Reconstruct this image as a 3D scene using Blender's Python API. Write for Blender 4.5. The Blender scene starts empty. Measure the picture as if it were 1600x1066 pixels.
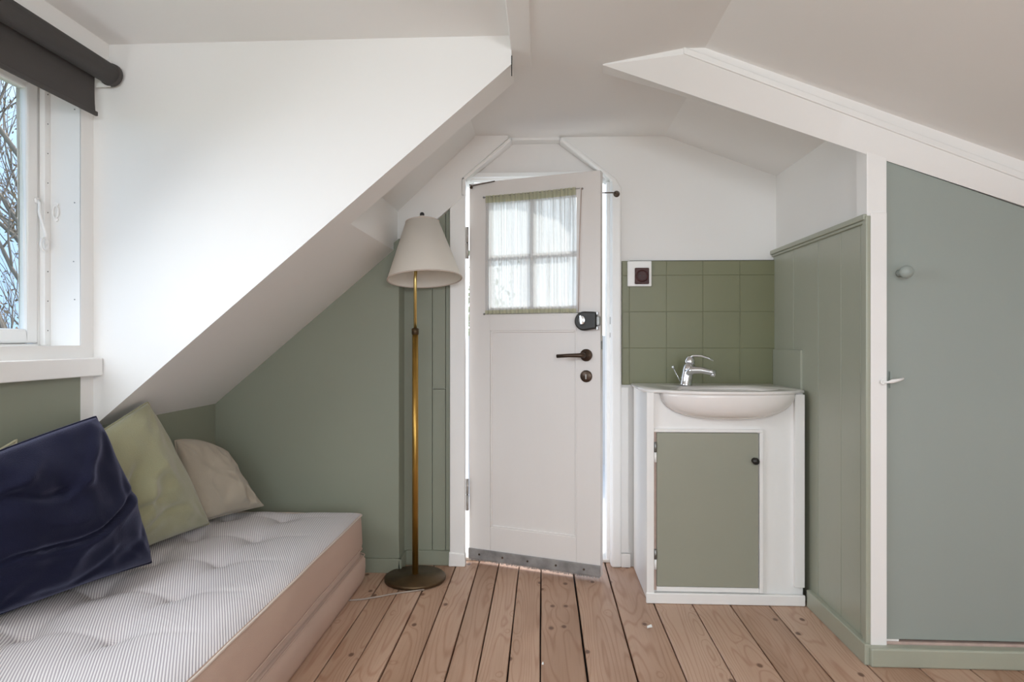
import bpy, bmesh, math, random
from mathutils import Vector, Matrix, noise as mnoise
R = math.radians
C = bpy.context.scene.collection
sc = bpy.context.scene

# ------------------------------------------------------------------ camera
cam = bpy.data.objects.new('camera', bpy.data.cameras.new('camera')); C.objects.link(cam)
cam.location = (0, 0, .93); cam.rotation_euler = (R(90), 0, R(2.75))
cam.data.sensor_width = 36; cam.data.lens = 22.5; cam.data.clip_start = .02; cam.data.clip_end = 300
sc.camera = cam

# ------------------------------------------------------------------ world: hazy bright sky behind the house, blue to the left
w = bpy.data.worlds.new('sky'); sc.world = w; w.use_nodes = True
nt = w.node_tree; nt.nodes.clear()
def N(nt, t, **k):
    n = nt.nodes.new(t)
    for a, v in k.items():
        if a.startswith('_'): setattr(n, a[1:], v)
        else: n.inputs[a.replace('__', ' ')].default_value = v
    return n
tc = N(nt, 'ShaderNodeTexCoord'); L = nt.links.new
dot = N(nt, 'ShaderNodeVectorMath', _operation='DOT_PRODUCT'); dot.inputs[1].default_value = Vector((.42, .86, .28)).normalized()
L(tc.outputs['Generated'], dot.inputs[0])
rmp = N(nt, 'ShaderNodeMapRange', _interpolation_type='SMOOTHSTEP'); rmp.inputs['From Min'].default_value = .25; rmp.inputs['From Max'].default_value = .95
L(dot.outputs['Value'], rmp.inputs['Value'])
ns = N(nt, 'ShaderNodeTexNoise'); ns.inputs['Scale'].default_value = 3.0; ns.inputs['Detail'].default_value = 5
L(tc.outputs['Generated'], ns.inputs['Vector'])
cr = N(nt, 'ShaderNodeValToRGB'); cr.color_ramp.elements[0].position = .45; cr.color_ramp.elements[0].color = (.27, .47, .84, 1)
cr.color_ramp.elements[1].position = .72; cr.color_ramp.elements[1].color = (.75, .85, .97, 1)
L(ns.outputs['Fac'], cr.inputs['Fac'])
mx = N(nt, 'ShaderNodeMix', _data_type='RGBA'); L(rmp.outputs['Result'], mx.inputs['Factor']); L(cr.outputs['Color'], mx.inputs['A']); mx.inputs['B'].default_value = (1.5, 1.64, 1.8, 1)
bg = N(nt, 'ShaderNodeBackground'); bg.inputs['Strength'].default_value = 1.0; L(mx.outputs['Result'], bg.inputs['Color'])
wo = N(nt, 'ShaderNodeOutputWorld'); L(bg.outputs['Background'], wo.inputs['Surface'])

# ------------------------------------------------------------------ sun, daylight at the left window, added fill behind the camera
def lamp(name, kind, energy, loc, target, size=None, size_y=None, color=(1, 1, 1)):
    d = bpy.data.lights.new(name, kind); d.energy = energy; d.color = color
    if kind == 'AREA': d.shape = 'RECTANGLE'; d.size = size; d.size_y = size_y
    o = bpy.data.objects.new(name, d); C.objects.link(o); o.location = loc
    o.rotation_euler = (Vector(target) - Vector(loc)).to_track_quat('-Z', 'Y').to_euler()
    return o
s = lamp('sun', 'SUN', 1.7, (3.5, 6, 5.5), (0, 0, 0), color=(1, .95, .88)); s.data.angle = R(2)
lw = lamp('daylight_left_window', 'AREA', 10.5, (-1.46, .86, 1.31), (-.5, .80, .50), 1.00, .62, (.90, .95, 1.0)); lw.data.spread = R(156)
lamp('added_rear_fill', 'AREA', 20.5, (.15, -2.12, 1.05), (.05, 0, 2.15), 2.3, 1.2, (.88, .95, 1.0))  # area light added behind the camera to raise the overall brightness

cl_ = lamp('added_ceiling_fill', 'POINT', 21, (.45, -.75, 1.45), (.45, -.75, 0), color=(.95, .975, 1.0)); cl_.data.shadow_soft_size = .14  # invisible point light added as fill, no fixture modelled

# ------------------------------------------------------------------ exposure
sc.view_settings.view_transform = 'Standard'; sc.view_settings.look = 'None'
sc.view_settings.exposure = 0.75; sc.view_settings.gamma = 1; sc.view_settings.use_curve_mapping = False
cy = sc.cycles
cy.use_denoising = True; cy.max_bounces = 10; cy.diffuse_bounces = 7; cy.glossy_bounces = 4; cy.transmission_bounces = 6; cy.transparent_max_bounces = 12
cy.caustics_reflective = False; cy.caustics_refractive = False; cy.sample_clamp_indirect = 6

# ------------------------------------------------------------------ materials
def srgb(r, g, b):
    f = lambda c: (c/255)/12.92 if c/255 <= .04045 else ((c/255+.055)/1.055)**2.4
    return (f(r), f(g), f(b), 1)
def mat(name, col, rough=.5, metal=0, bump=0, bscale=40, var=0, vscale=3, spec=.5, sheen=0, stretch=(1, 1, 1), coat=0):
    m = bpy.data.materials.new(name); m.use_nodes = True; t = m.node_tree; p = t.nodes['Principled BSDF']
    p.inputs['Base Color'].default_value = col; p.inputs['Roughness'].default_value = rough; p.inputs['Metallic'].default_value = metal
    p.inputs['Specular IOR Level'].default_value = spec; p.inputs['Sheen Weight'].default_value = sheen; p.inputs['Coat Weight'].default_value = coat
    tcn = N(t, 'ShaderNodeTexCoord'); mp = N(t, 'ShaderNodeMapping'); mp.inputs['Scale'].default_value = stretch
    t.links.new(tcn.outputs['Object'], mp.inputs['Vector'])
    if var:
        a = N(t, 'ShaderNodeTexNoise'); a.inputs['Scale'].default_value = vscale; a.inputs['Detail'].default_value = 4
        t.links.new(mp.outputs['Vector'], a.inputs['Vector'])
        h = N(t, 'ShaderNodeHueSaturation'); h.inputs['Color'].default_value = col
        r = N(t, 'ShaderNodeMapRange'); r.inputs['From Min'].default_value = .3; r.inputs['From Max'].default_value = .7
        r.inputs['To Min'].default_value = 1-var; r.inputs['To Max'].default_value = 1+var
        t.links.new(a.outputs['Fac'], r.inputs['Value']); t.links.new(r.outputs['Result'], h.inputs['Value']); t.links.new(h.outputs['Color'], p.inputs['Base Color'])
    if bump:
        b = N(t, 'ShaderNodeTexNoise'); b.inputs['Scale'].default_value = bscale; b.inputs['Detail'].default_value = 3
        t.links.new(mp.outputs['Vector'], b.inputs['Vector'])
        bm_ = N(t, 'ShaderNodeBump'); bm_.inputs['Strength'].default_value = bump; bm_.inputs['Distance'].default_value = .01
        t.links.new(b.outputs['Fac'], bm_.inputs['Height']); t.links.new(bm_.outputs['Normal'], p.inputs['Normal'])
    return m
M = {}
M['white'] = mat('white_paint', srgb(234, 233, 231), .55, bump=.06, bscale=14, var=.012, vscale=2)
M['trim'] = mat('white_gloss_paint', srgb(238, 237, 235), .35, bump=.05, bscale=25, var=.012, vscale=6)
M['door'] = mat('white_door_paint', srgb(228, 224, 221), .4, bump=.08, bscale=30, var=.02, vscale=4, stretch=(1, 1, .3))
M['green'] = mat('sage_green_paint', srgb(138, 142, 126), .48, bump=.06, bscale=18, var=.03, vscale=2.2)
M['green_side'] = mat('sage_green_panel_paint', srgb(164, 167, 151), .3, bump=.05, bscale=30, var=.02, vscale=3)
M['tile'] = mat('green_tile_paint', srgb(119, 120, 90), .4, bump=.04, bscale=25, var=.03, vscale=5)
M['greydoor'] = mat('grey_green_door_paint', srgb(150, 158, 152), .45, bump=.05, bscale=20, var=.02, vscale=2)
M['cabgreen'] = mat('cabinet_green_paint', srgb(150, 151, 136), .45, bump=.04, bscale=20, var=.025, vscale=3)
M['ceramic'] = mat('white_ceramic', srgb(236, 232, 229), .18, coat=.3)
M['chrome'] = mat('chrome', (.75, .76, .78, 1), .12, 1)
M['steel'] = mat('dull_steel', srgb(150, 150, 148), .4, .8, var=.15, vscale=30)
M['black'] = mat('black_plastic', srgb(38, 36, 34), .4)
M['bronze'] = mat('dark_bronze', srgb(84, 70, 60), .36, .8)
M['brown'] = mat('brown_bakelite', srgb(66, 28, 24), .4, spec=.3)
M['brass'] = mat('aged_brass', srgb(176, 138, 70), .34, .9, var=.12, vscale=14)
M['brass_light'] = mat('polished_brass', srgb(212, 186, 120), .25, .9)
M['brass_dark'] = mat('tarnished_brass', srgb(92, 74, 52), .42, .75, var=.25, vscale=18)
M['blind'] = mat('dark_grey_blind_fabric', srgb(72, 68, 66), .8, bump=.1, bscale=400)
M['strip'] = mat('worn_grey_metal_strip', srgb(148, 146, 145), .6, .3, var=.25, vscale=22, bump=.15, bscale=60)
M['cord'] = mat('grey_cord', srgb(170, 158, 148), .6)
M['dark'] = mat('dark_gap', srgb(24, 20, 17), .9)
M['hinge'] = mat('painted_hinge', srgb(176, 172, 168), .4, .3)
M['pink'] = mat('worn_primer', srgb(186, 164, 154), .7, var=.1, vscale=30)
M['bark'] = mat('bark', srgb(146, 130, 116), .95, bump=1.0, bscale=14, var=.35, vscale=5, stretch=(1, 1, .3))
M['leaf'] = mat('spring_leaf', srgb(150, 168, 92), .7, var=.25, vscale=2)
M['bud'] = mat('dry_leaf', srgb(150, 118, 84), .8, var=.3, vscale=6)
M['lichen'] = mat('yellow_lichen', srgb(196, 186, 70), .9, var=.2, vscale=20)
M['lawn'] = mat('lawn', srgb(104, 118, 78), .95, bump=.6, bscale=8, var=.3, vscale=1.5)
M['deck'] = mat('pale_landing_boards', srgb(214, 208, 200), .7, var=.05, vscale=4)
M['beige_f'] = mat('beige_linen', srgb(170, 160, 144), .9, bump=.35, bscale=500, var=.04, vscale=6, sheen=.25, spec=.2)
M['green_f'] = mat('sage_velvet', srgb(150, 148, 118), .85, bump=.3, bscale=420, var=.05, vscale=6, sheen=.5, spec=.2)
M['blue_f'] = mat('navy_velvet', srgb(24, 25, 44), .9, bump=.3, bscale=420, var=.10, vscale=8, sheen=.22, spec=.15)
M['cream_f'] = mat('cream_cotton', srgb(196, 190, 160), .9, bump=.2, bscale=300, sheen=.2, spec=.2)
M['side_f'] = mat('rose_beige_canvas', srgb(202, 178, 164), .9, bump=.35, bscale=700, var=.025, vscale=5, spec=.2)
M['pipe_f'] = mat('cream_piping', srgb(206, 192, 182), .85, spec=.2)

M['blue_f'].node_tree.nodes['Principled BSDF'].inputs['Sheen Tint'].default_value = (.55, .57, .85, 1)
M['blue_f'].node_tree.nodes['Principled BSDF'].inputs['Sheen Weight'].default_value = .45
M['blue_f'].node_tree.nodes['Principled BSDF'].inputs['Sheen Roughness'].default_value = .35
def glass():
    m = bpy.data.materials.new('window_glass'); m.use_nodes = True; t = m.node_tree; t.nodes.clear()
    a = N(t, 'ShaderNodeBsdfTransparent'); a.inputs['Color'].default_value = (.95, .97, .96, 1)
    g = N(t, 'ShaderNodeBsdfGlossy'); g.inputs['Roughness'].default_value = .02
    f = N(t, 'ShaderNodeValue'); f.outputs[0].default_value = .05
    x = N(t, 'ShaderNodeMixShader'); o = N(t, 'ShaderNodeOutputMaterial')
    t.links.new(f.outputs[0], x.inputs[0]); t.links.new(a.outputs[0], x.inputs[1]); t.links.new(g.outputs[0], x.inputs[2]); t.links.new(x.outputs[0], o.inputs[0])
    return m
M['glass'] = glass()
def sheer(name, dens, col):
    m = bpy.data.materials.new(name); m.use_nodes = True; t = m.node_tree; t.nodes.clear()
    tcn = N(t, 'ShaderNodeTexCoord'); mp = N(t, 'ShaderNodeMapping'); mp.inputs['Scale'].default_value = (170, 1, 1.5)
    a = N(t, 'ShaderNodeTexNoise'); a.inputs['Scale'].default_value = 1; a.inputs['Detail'].default_value = 2
    t.links.new(tcn.outputs['Object'], mp.inputs['Vector']); t.links.new(mp.outputs['Vector'], a.inputs['Vector'])
    r = N(t, 'ShaderNodeMapRange'); r.inputs['From Min'].default_value = .35; r.inputs['From Max'].default_value = .65
    r.inputs['To Min'].default_value = dens-.14; r.inputs['To Max'].default_value = dens+.12
    t.links.new(a.outputs['Fac'], r.inputs['Value'])
    tr = N(t, 'ShaderNodeBsdfTransparent'); tl = N(t, 'ShaderNodeBsdfTranslucent'); tl.inputs['Color'].default_value = col
    df = N(t, 'ShaderNodeBsdfDiffuse'); df.inputs['Color'].default_value = col
    x1 = N(t, 'ShaderNodeMixShader'); x1.inputs[0].default_value = .45; t.links.new(tl.outputs[0], x1.inputs[1]); t.links.new(df.outputs[0], x1.inputs[2])
    x2 = N(t, 'ShaderNodeMixShader'); t.links.new(r.outputs['Result'], x2.inputs[0]); t.links.new(tr.outputs[0], x2.inputs[1]); t.links.new(x1.outputs[0], x2.inputs[2])
    o = N(t, 'ShaderNodeOutputMaterial'); t.links.new(x2.outputs[0], o.inputs[0])
    return m
M['sheer'] = sheer('sheer_curtain', .92, srgb(226, 226, 226))
M['hem'] = sheer('curtain_hem', .93, srgb(212, 212, 186))
def shade_mat():
    m = bpy.data.materials.new('linen_shade'); m.use_nodes = True; t = m.node_tree; p = t.nodes['Principled BSDF']
    p.inputs['Base Color'].default_value = srgb(247, 243, 236); p.inputs['Roughness'].default_value = .85
    tl = N(t, 'ShaderNodeBsdfTranslucent'); tl.inputs['Color'].default_value = srgb(235, 226, 212)
    x = N(t, 'ShaderNodeMixShader'); x.inputs[0].default_value = .3
    t.links.new(p.outputs[0], x.inputs[1]); t.links.new(tl.outputs[0], x.inputs[2]); t.links.new(x.outputs[0], t.nodes['Material Output'].inputs[0])
    return m
M['shade'] = shade_mat()
def twill():
    m = bpy.data.materials.new('striped_twill'); m.use_nodes = True; t = m.node_tree; p = t.nodes['Principled BSDF']
    p.inputs['Roughness'].default_value = .9; p.inputs['Specular IOR Level'].default_value = .15
    tcn = N(t, 'ShaderNodeTexCoord'); mp = N(t, 'ShaderNodeMapping'); mp.inputs['Rotation'].default_value = (0, 0, R(-28))
    t.links.new(tcn.outputs['Object'], mp.inputs['Vector'])
    def wave(ax, per, dist):
        a = N(t, 'ShaderNodeTexWave', _wave_type='BANDS', _bands_direction=ax, _wave_profile='SIN'); a.inputs['Scale'].default_value = 1/per*.314; a.inputs['Distortion'].default_value = dist
        a.inputs['Detail'].default_value = 1; a.inputs['Detail Scale'].default_value = .6
        t.links.new(mp.outputs['Vector'], a.inputs['Vector']); return a
    a = wave('X', .0058, .35); b = wave('Y', .0045, .2)
    mm = N(t, 'ShaderNodeMath', _operation='MULTIPLY_ADD'); t.links.new(b.outputs['Fac'], mm.inputs[0]); mm.inputs[1].default_value = .30
    t.links.new(a.outputs['Fac'], mm.inputs[2])
    c = N(t, 'ShaderNodeValToRGB'); c.color_ramp.elements[0].position = .30; c.color_ramp.elements[0].color = srgb(164, 157, 162)
    c.color_ramp.elements[1].position = .85; c.color_ramp.elements[1].color = srgb(222, 218, 218)
    t.links.new(mm.outputs[0], c.inputs['Fac']); t.links.new(c.outputs['Color'], p.inputs['Base Color'])
    bm_ = N(t, 'ShaderNodeBump'); bm_.inputs['Strength'].default_value = .25; bm_.inputs['Distance'].default_value = .002
    t.links.new(mm.outputs[0], bm_.inputs['Height']); t.links.new(bm_.outputs['Normal'], p.inputs['Normal'])
    return m
M['twill'] = twill()
def pine():
    m = bpy.data.materials.new('pine_boards'); m.use_nodes = True; t = m.node_tree; p = t.nodes['Principled BSDF']; l = t.links.new
    tcn = N(t, 'ShaderNodeTexCoord'); at = N(t, 'ShaderNodeAttribute', _attribute_name='plank')
    sx = N(t, 'ShaderNodeSeparateXYZ'); l(tcn.outputs['Object'], sx.inputs[0])
    def math_(op, a, b=None, c=None):
        n = N(t, 'ShaderNodeMath', _operation=op)
        for i, v in enumerate((a, b, c)):
            if v is None: continue
            if isinstance(v, (int, float)): n.inputs[i].default_value = v
            else: l(v, n.inputs[i])
        return n.outputs[0]
    rnd = at.outputs['Fac']
    off = math_('MULTIPLY', rnd, 37.0)
    def vec(kx, ky, addz=0.0):
        cv = N(t, 'ShaderNodeCombineXYZ'); l(math_('MULTIPLY', sx.outputs['X'], kx), cv.inputs[0]); l(math_('MULTIPLY', sx.outputs['Y'], ky), cv.inputs[1])
        l(math_('ADD', off, addz), cv.inputs[2]); return cv.outputs[0]
    # knots
    vo = N(t, 'ShaderNodeTexVoronoi', _feature='F1', _voronoi_dimensions='2D'); vo.inputs['Scale'].default_value = 1; vo.inputs['Randomness'].default_value = 1
    kv = N(t, 'ShaderNodeCombineXYZ'); l(math_('MULTIPLY_ADD', sx.outputs['X'], 7.5, math_('MULTIPLY', off, 3.3)), kv.inputs[0]); l(math_('MULTIPLY_ADD', sx.outputs['Y'], 5.0, off), kv.inputs[1])
    l(kv.outputs[0], vo.inputs['Vector'])
    kd = vo.outputs['Distance']
    # growth rings as contour lines of stretched noise, pushed round the knots
    n1 = N(t, 'ShaderNodeTexNoise'); n1.inputs['Scale'].default_value = 1; n1.inputs['Detail'].default_value = 1.2; n1.inputs['Roughness'].default_value = .45
    l(vec(9.5, .75, 3.1), n1.inputs['Vector'])
    kk = math_('MULTIPLY', math_('POWER', 2.718, math_('MULTIPLY', kd, -9.0)), .10)
    h = math_('ADD', n1.outputs['Fac'], kk)
    ring = math_('PINGPONG', math_('MULTIPLY', h, 38.0), 1.0)
    ringr = N(t, 'ShaderNodeMapRange', _interpolation_type='SMOOTHSTEP'); ringr.inputs['From Min'].default_value = .55; ringr.inputs['From Max'].default_value = 1.0; l(ring, ringr.inputs['Value'])
    fine = N(t, 'ShaderNodeTexNoise'); fine.inputs['Scale'].default_value = 1; fine.inputs['Detail'].default_value = 4; l(vec(160, 5, 1.7), fine.inputs['Vector'])
    big = N(t, 'ShaderNodeTexNoise'); big.inputs['Scale'].default_value = 1; big.inputs['Detail'].default_value = 3; l(vec(5, 1.6, 7.7), big.inputs['Vector'])
    c0 = N(t, 'ShaderNodeValToRGB'); e = c0.color_ramp.elements
    e[0].position = .0; e[0].color = srgb(150, 116, 92); e[1].position = 1; e[1].color = srgb(206, 178, 158)
    e.new(.5).color = srgb(188, 155, 132)
    l(math_('MULTIPLY_ADD', big.outputs['Fac'], .9, math_('MULTIPLY_ADD', rnd, .45, -.22)), c0.inputs['Fac'])
    mr = N(t, 'ShaderNodeMix', _data_type='RGBA', _blend_type='MULTIPLY'); l(math_('MULTIPLY', ringr.outputs['Result'], .42), mr.inputs['Factor']); l(c0.outputs['Color'], mr.inputs['A']); mr.inputs['B'].default_value = (.62, .44, .34, 1)
    mf = N(t, 'ShaderNodeMix', _data_type='RGBA', _blend_type='MULTIPLY'); fr = N(t, 'ShaderNodeMapRange'); fr.inputs['From Min'].default_value = .5; fr.inputs['From Max'].default_value = .8; l(fine.outputs['Fac'], fr.inputs['Value'])
    l(math_('MULTIPLY', fr.outputs['Result'], .35), mf.inputs['Factor']); l(mr.outputs['Result'], mf.inputs['A']); mf.inputs['B'].default_value = (.6, .45, .36, 1)
    sel = math_('GREATER_THAN', vo.outputs['Color'], .42)
    kr = math_('MINIMUM', math_('MAXIMUM', math_('DIVIDE', math_('SUBTRACT', .075, kd), .035), 0.0), 1.0)
    mk = N(t, 'ShaderNodeMix', _data_type='RGBA'); l(math_('MULTIPLY', kr, math_('MULTIPLY', sel, .85)), mk.inputs['Factor']); l(mf.outputs['Result'], mk.inputs['A']); mk.inputs['B'].default_value = srgb(92, 58, 42)
    l(mk.outputs['Result'], p.inputs['Base Color'])
    p.inputs['Roughness'].default_value = .5
    b = N(t, 'ShaderNodeBump'); b.inputs['Strength'].default_value = .12; b.inputs['Distance'].default_value = .004; l(fine.outputs['Fac'], b.inputs['Height']); l(b.outputs['Normal'], p.inputs['Normal'])
    return m
M['pine'] = pine()

# ------------------------------------------------------------------ helpers
class MB:
    def __init__(s): s.bm = bmesh.new(); s.mats = []; s.tags = []
    def mi(s, m):
        m = M[m] if isinstance(m, str) else m
        if m is None: return 0
        if m not in s.mats: s.mats.append(m)
        return s.mats.index(m)
    def box(s, x0, x1, y0, y1, z0, z1, m=None):
        return s.hexa([(x0, y0, z0), (x1, y0, z0), (x1, y1, z0), (x0, y1, z0), (x0, y0, z1), (x1, y0, z1), (x1, y1, z1), (x0, y1, z1)], m)
    def hexa(s, p, m=None):
        v = [s.bm.verts.new(q) for q in p]; i = s.mi(m)
        for f in ((3, 2, 1, 0), (4, 5, 6, 7), (0, 1, 5, 4), (1, 2, 6, 5), (2, 3, 7, 6), (3, 0, 4, 7)):
            s.bm.faces.new([v[k] for k in f]).material_index = i
        return s
    def prism(s, poly, y0, y1, m=None, axis='y'):       # polygon in the x-z plane (axis y) or the y-z plane (axis x)
        f = (lambda a, b, c: (a, c, b)) if axis == 'y' else ((lambda a, b, c: (c, a, b)) if axis == 'x' else (lambda a, b, c: (a, b, c)))
        A = [s.bm.verts.new(f(a, b, y0)) for a, b in poly]; B = [s.bm.verts.new(f(a, b, y1)) for a, b in poly]; i = s.mi(m); n = len(poly)
        fs = [s.bm.faces.new(A), s.bm.faces.new(B[::-1])] + [s.bm.faces.new((A[k], B[k], B[(k+1) % n], A[(k+1) % n])) for k in range(n)]
        for q in fs: q.material_index = i
        return s
    def tube(s, pts, r, m=None, n=12, caps=True, flat=1.0):
        pts = [Vector(p) for p in pts]; rs = r if isinstance(r, (list, tuple)) else [r]*len(pts); i = s.mi(m); rings = []
        up = None
        for k, p in enumerate(pts):
            d = (pts[min(k+1, len(pts)-1)] - pts[max(k-1, 0)]).normalized()
            if up is None:
                up = Vector((0, 0, 1)) if abs(d.z) < .9 else Vector((0, 1, 0))
            a = d.cross(up).normalized(); b = a.cross(d).normalized(); up = b
            rings.append([s.bm.verts.new(p + rs[k]*(math.cos(2*math.pi*j/n)*a + flat*math.sin(2*math.pi*j/n)*b)) for j in range(n)])
        for q in range(len(rings)-1):
            for j in range(n):
                f = s.bm.faces.new((rings[q][j], rings[q][(j+1) % n], rings[q+1][(j+1) % n], rings[q+1][j])); f.material_index = i; f.smooth = True
        if caps:
            s.bm.faces.new(rings[0][::-1]).material_index = i; s.bm.faces.new(rings[-1]).material_index = i
        return s
    def lathe(s, prof, m=None, n=40, mtx=None, close=True):    # prof: list of (radius, height) about z
        mtx = mtx or Matrix.Identity(4); i = s.mi(m); rings = []
        for r, z in prof:
            rings.append([s.bm.verts.new(mtx @ Vector((r*math.cos(2*math.pi*j/n), r*math.sin(2*math.pi*j/n), z))) for j in range(n)])
        for q in range(len(rings)-1):
            for j in range(n):
                f = s.bm.faces.new((rings[q][j], rings[q][(j+1) % n], rings[q+1][(j+1) % n], rings[q+1][j])); f.material_index = i; f.smooth = True
        if close:
            if prof[0][0] > 1e-5: s.bm.faces.new(rings[0][::-1]).material_index = i
            if prof[-1][0] > 1e-5: s.bm.faces.new(rings[-1]).material_index = i
        return s
    def build(s, name, m=None, parent=None, bevel=0, smooth=False, loc=None, rot=None, segs=2, world=False, label=None):
        if m is not None and not s.mats: s.mi(m)
        bmesh.ops.remove_doubles(s.bm, verts=s.bm.verts, dist=1e-7)
        bmesh.ops.recalc_face_normals(s.bm, faces=s.bm.faces)
        me = bpy.data.meshes.new(name); s.bm.to_mesh(me); s.bm.free()
        for q in s.mats: me.materials.append(q)
        if smooth: me.polygons.foreach_set('use_smooth', [True]*len(me.polygons))
        o = bpy.data.objects.new(name, me); C.objects.link(o)
        if parent: o.parent = parent
        if loc: o.location = loc
        if rot: o.rotation_euler = rot
        if bevel:
            b = o.modifiers.new('bevel', 'BEVEL'); b.width = bevel; b.segments = segs; b.limit_method = 'ANGLE'; b.angle_limit = R(35); b.harden_normals = False
        if label: o['label'] = label
        return o
def tag(o, label=None, cat=None, group=None, kind=None):
    for k, v in (('label', label), ('category', cat), ('group', group), ('kind', kind)):
        if v: o[k] = v
    return o
def empty(name, loc, rz=0, **k):
    o = bpy.data.objects.new(name, None); C.objects.link(o); o.location = loc; o.rotation_euler = (0, 0, rz); o.empty_display_size = .1
    return tag(o, **k)
ST = dict(kind='structure')
def sphere_prof(r, n=10, z0=0, flat=1): return [(max(r*math.sin(math.pi*k/n), 1e-6), z0 - flat*r*math.cos(math.pi*k/n)) for k in range(n+1)]
def facing(loc, axis=(0, -1, 0)):      # matrix that turns +z of a lathe to an axis
    return Matrix.Translation(loc) @ Vector(axis).to_track_quat('Z', 'Y').to_matrix().to_4x4()

# key levels
XL, XR, YB, YC, YR, CZ = -1.335, .94, 2.66, 1.84, 1.90, 1.775
sl = lambda x: .674 + .846*(x - XL)       # left roof slope
fr_ = lambda x: CZ - .383*(x - .467)      # front right slope
br_ = lambda x: CZ - .380*(x - .50)       # back right slope

# ------------------------------------------------------------------ floor
seams = [-1.60, -1.47, -1.36, -1.24, -1.12, -1.0, -.90, -.80, -.715, -.624, -.537, -.45, -.359, -.268, -.183, -.098, -.007, .124, .26, .394, .528, .66, .796, .93, 1.07, 1.21, 1.34, 1.47, 1.60, 1.73, 1.86, 2.0, 2.14, 2.3, 2.5]
rg = random.Random(5)
b = MB(); ids = []
for k in range(len(seams)-1):
    g = .0012 if seams[k] in (-.537, .528, -.715) else (.0032 if seams[k] in (.124, .26, -.45) else .0022)
    g2 = .0022 if seams[k+1] != .124 else .0035
    n = 24; v = []
    x0, x1 = seams[k]+g, seams[k+1]-g2
    wob = [mnoise.noise(Vector((k*3.1, j*.7, 0)))*.0016 for j in range(n+1)]
    def ringv(xx, zz): return [b.bm.verts.new((xx + wob[j]*(1 if xx > (x0+x1)/2 else .6), -2.25 + (2.84+2.25)*j/n, zz)) for j in range(n+1)]
    c = .0018
    cols = [ringv(x0, -.03), ringv(x0, -c), ringv(x0+c, 0), ringv(x1-c, 0), ringv(x1, -c), ringv(x1, -.03)]
    for a, d in zip(cols, cols[1:]):
        for j in range(n): b.bm.faces.new((a[j], a[j+1], d[j+1], d[j]))
    ids += [rg.random()]*(5*n)
b.mi('pine')
lay = b.bm.faces.layers.float.new('plank')
for f, v in zip(b.bm.faces, ids): f[lay] = v
fl = tag(b.build('floor', 'pine'), **ST)
b = MB(); b.box(-1.7, 2.6, -2.4, 2.84, -.12, -.018, 'dark'); b.build('subfloor', None, fl)

# ------------------------------------------------------------------ left wall with the window
b = MB()
b.box(-1.475, XL, -2.3, 2.75, -.02, .85, 'green')
b.box(-1.475, XL, 1.788, 1.90, .85, 1.92, 'white'); b.box(-1.475, XL, -2.3, .30, .85, 1.92, 'white')
b.box(-1.475, XL, .30, 1.788, 1.70, 1.92, 'white'); b.box(-1.475, XL, .30, 1.788, .85, .917, 'trim')
wl = tag(b.build('wall_left'), **ST)
b = MB(); b.box(XL-.002, XL+.0018, -2.3, YC, .83, .917, 'white'); b.box(XL-.001, XL+.0015, 1.788, YC, .60, 1.75, 'white'); b.build('window_wall_lining', None, wl)
tag(MB().box(XL, -1.302, .22, YC-.003, .828, .881).build('trim_1', 'trim', bevel=.003), **ST)      # ledge under the window
tag(MB().box(XL, -1.285, -2.2, YC, 1.715, 1.815).build('trim_2', 'trim', bevel=.004), **ST)        # board above the blind
win = tag(MB().box(-1.475, -1.44, 1.762, 1.788, .917, 1.70).box(-1.475, -1.44, .30, .326, .917, 1.70).box(-1.475, -1.44, .326, 1.762, 1.675, 1.70).box(-1.475, -1.44, .326, 1.762, .905, .922).box(-1.475, -1.43, 1.02, 1.07, .92, 1.70).build('window_1', 'trim', bevel=.002), **ST)
for (a, d) in ((.326, 1.02), (1.07, 1.760)):
    s_ = MB()
    w_ = .040
    s_.box(-1.466, -1.438, a, a+w_, .924, 1.675).box(-1.466, -1.438, d-w_, d, .924, 1.675).box(-1.466, -1.438, a+w_, d-w_, .924, .924+w_).box(-1.466, -1.438, a+w_, d-w_, 1.635, 1.675)
    q = s_.build('sash', 'trim', win, bevel=.006)
    MB().box(-1.456, -1.452, a+w_-.004, d-w_+.004, .96, 1.639).build('glass_pane', 'glass', q)
st = MB().box(-1.440, -1.424, 1.766, 1.788, .917, 1.70).build('stop_bead', 'trim', win, bevel=.002)
q = MB()
for k in range(9): q.lathe([(.0016, 0), (.0016, .001)], 'black', 8, facing((-1.424, 1.777, .96+k*.085), (1, 0, 0)))
q.build('nail', None, win)
# cabin hook with its ring and the eye on the reveal
h = MB(); h.tube([(-1.432, 1.752, 1.330), (-1.425, 1.748, 1.318), (-1.424, 1.746, 1.295), (-1.420, 1.752, 1.265), (-1.416, 1.760, 1.235), (-1.416, 1.760, 1.205)], .0045, None, 8)
h.lathe([(.009, 0), (.009, .004), (.006, .006)], None, 12, facing((-1.438, 1.752, 1.330), (1, 0, 0)))
hk = h.build('window_hook', 'trim', win)
r_ = MB(); r_.tube([(-1.414, 1.752 + .014*math.cos(a), 1.205 + .018*math.sin(a)) for a in [k*2*math.pi/20 for k in range(21)]], .003, None, 8, False); r_.build('ring', 'trim', hk)
e_ = MB(); e_.tube([(-1.405 + .008*math.cos(a), 1.782, 1.303 + .018*math.sin(a)) for a in [k*2*math.pi/18 for k in range(19)]], .0026, None, 8, False)
e_.lathe([(.006, 0), (.006, .006)], None, 10, facing((-1.405, 1.788, 1.325), (0, -1, 0))); e_.lathe([(.006, 0), (.006, .006)], None, 10, facing((-1.405, 1.788, 1.281), (0, -1, 0)))
e_.build('hook_eye', 'trim', win)
sc_ = MB()
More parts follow.
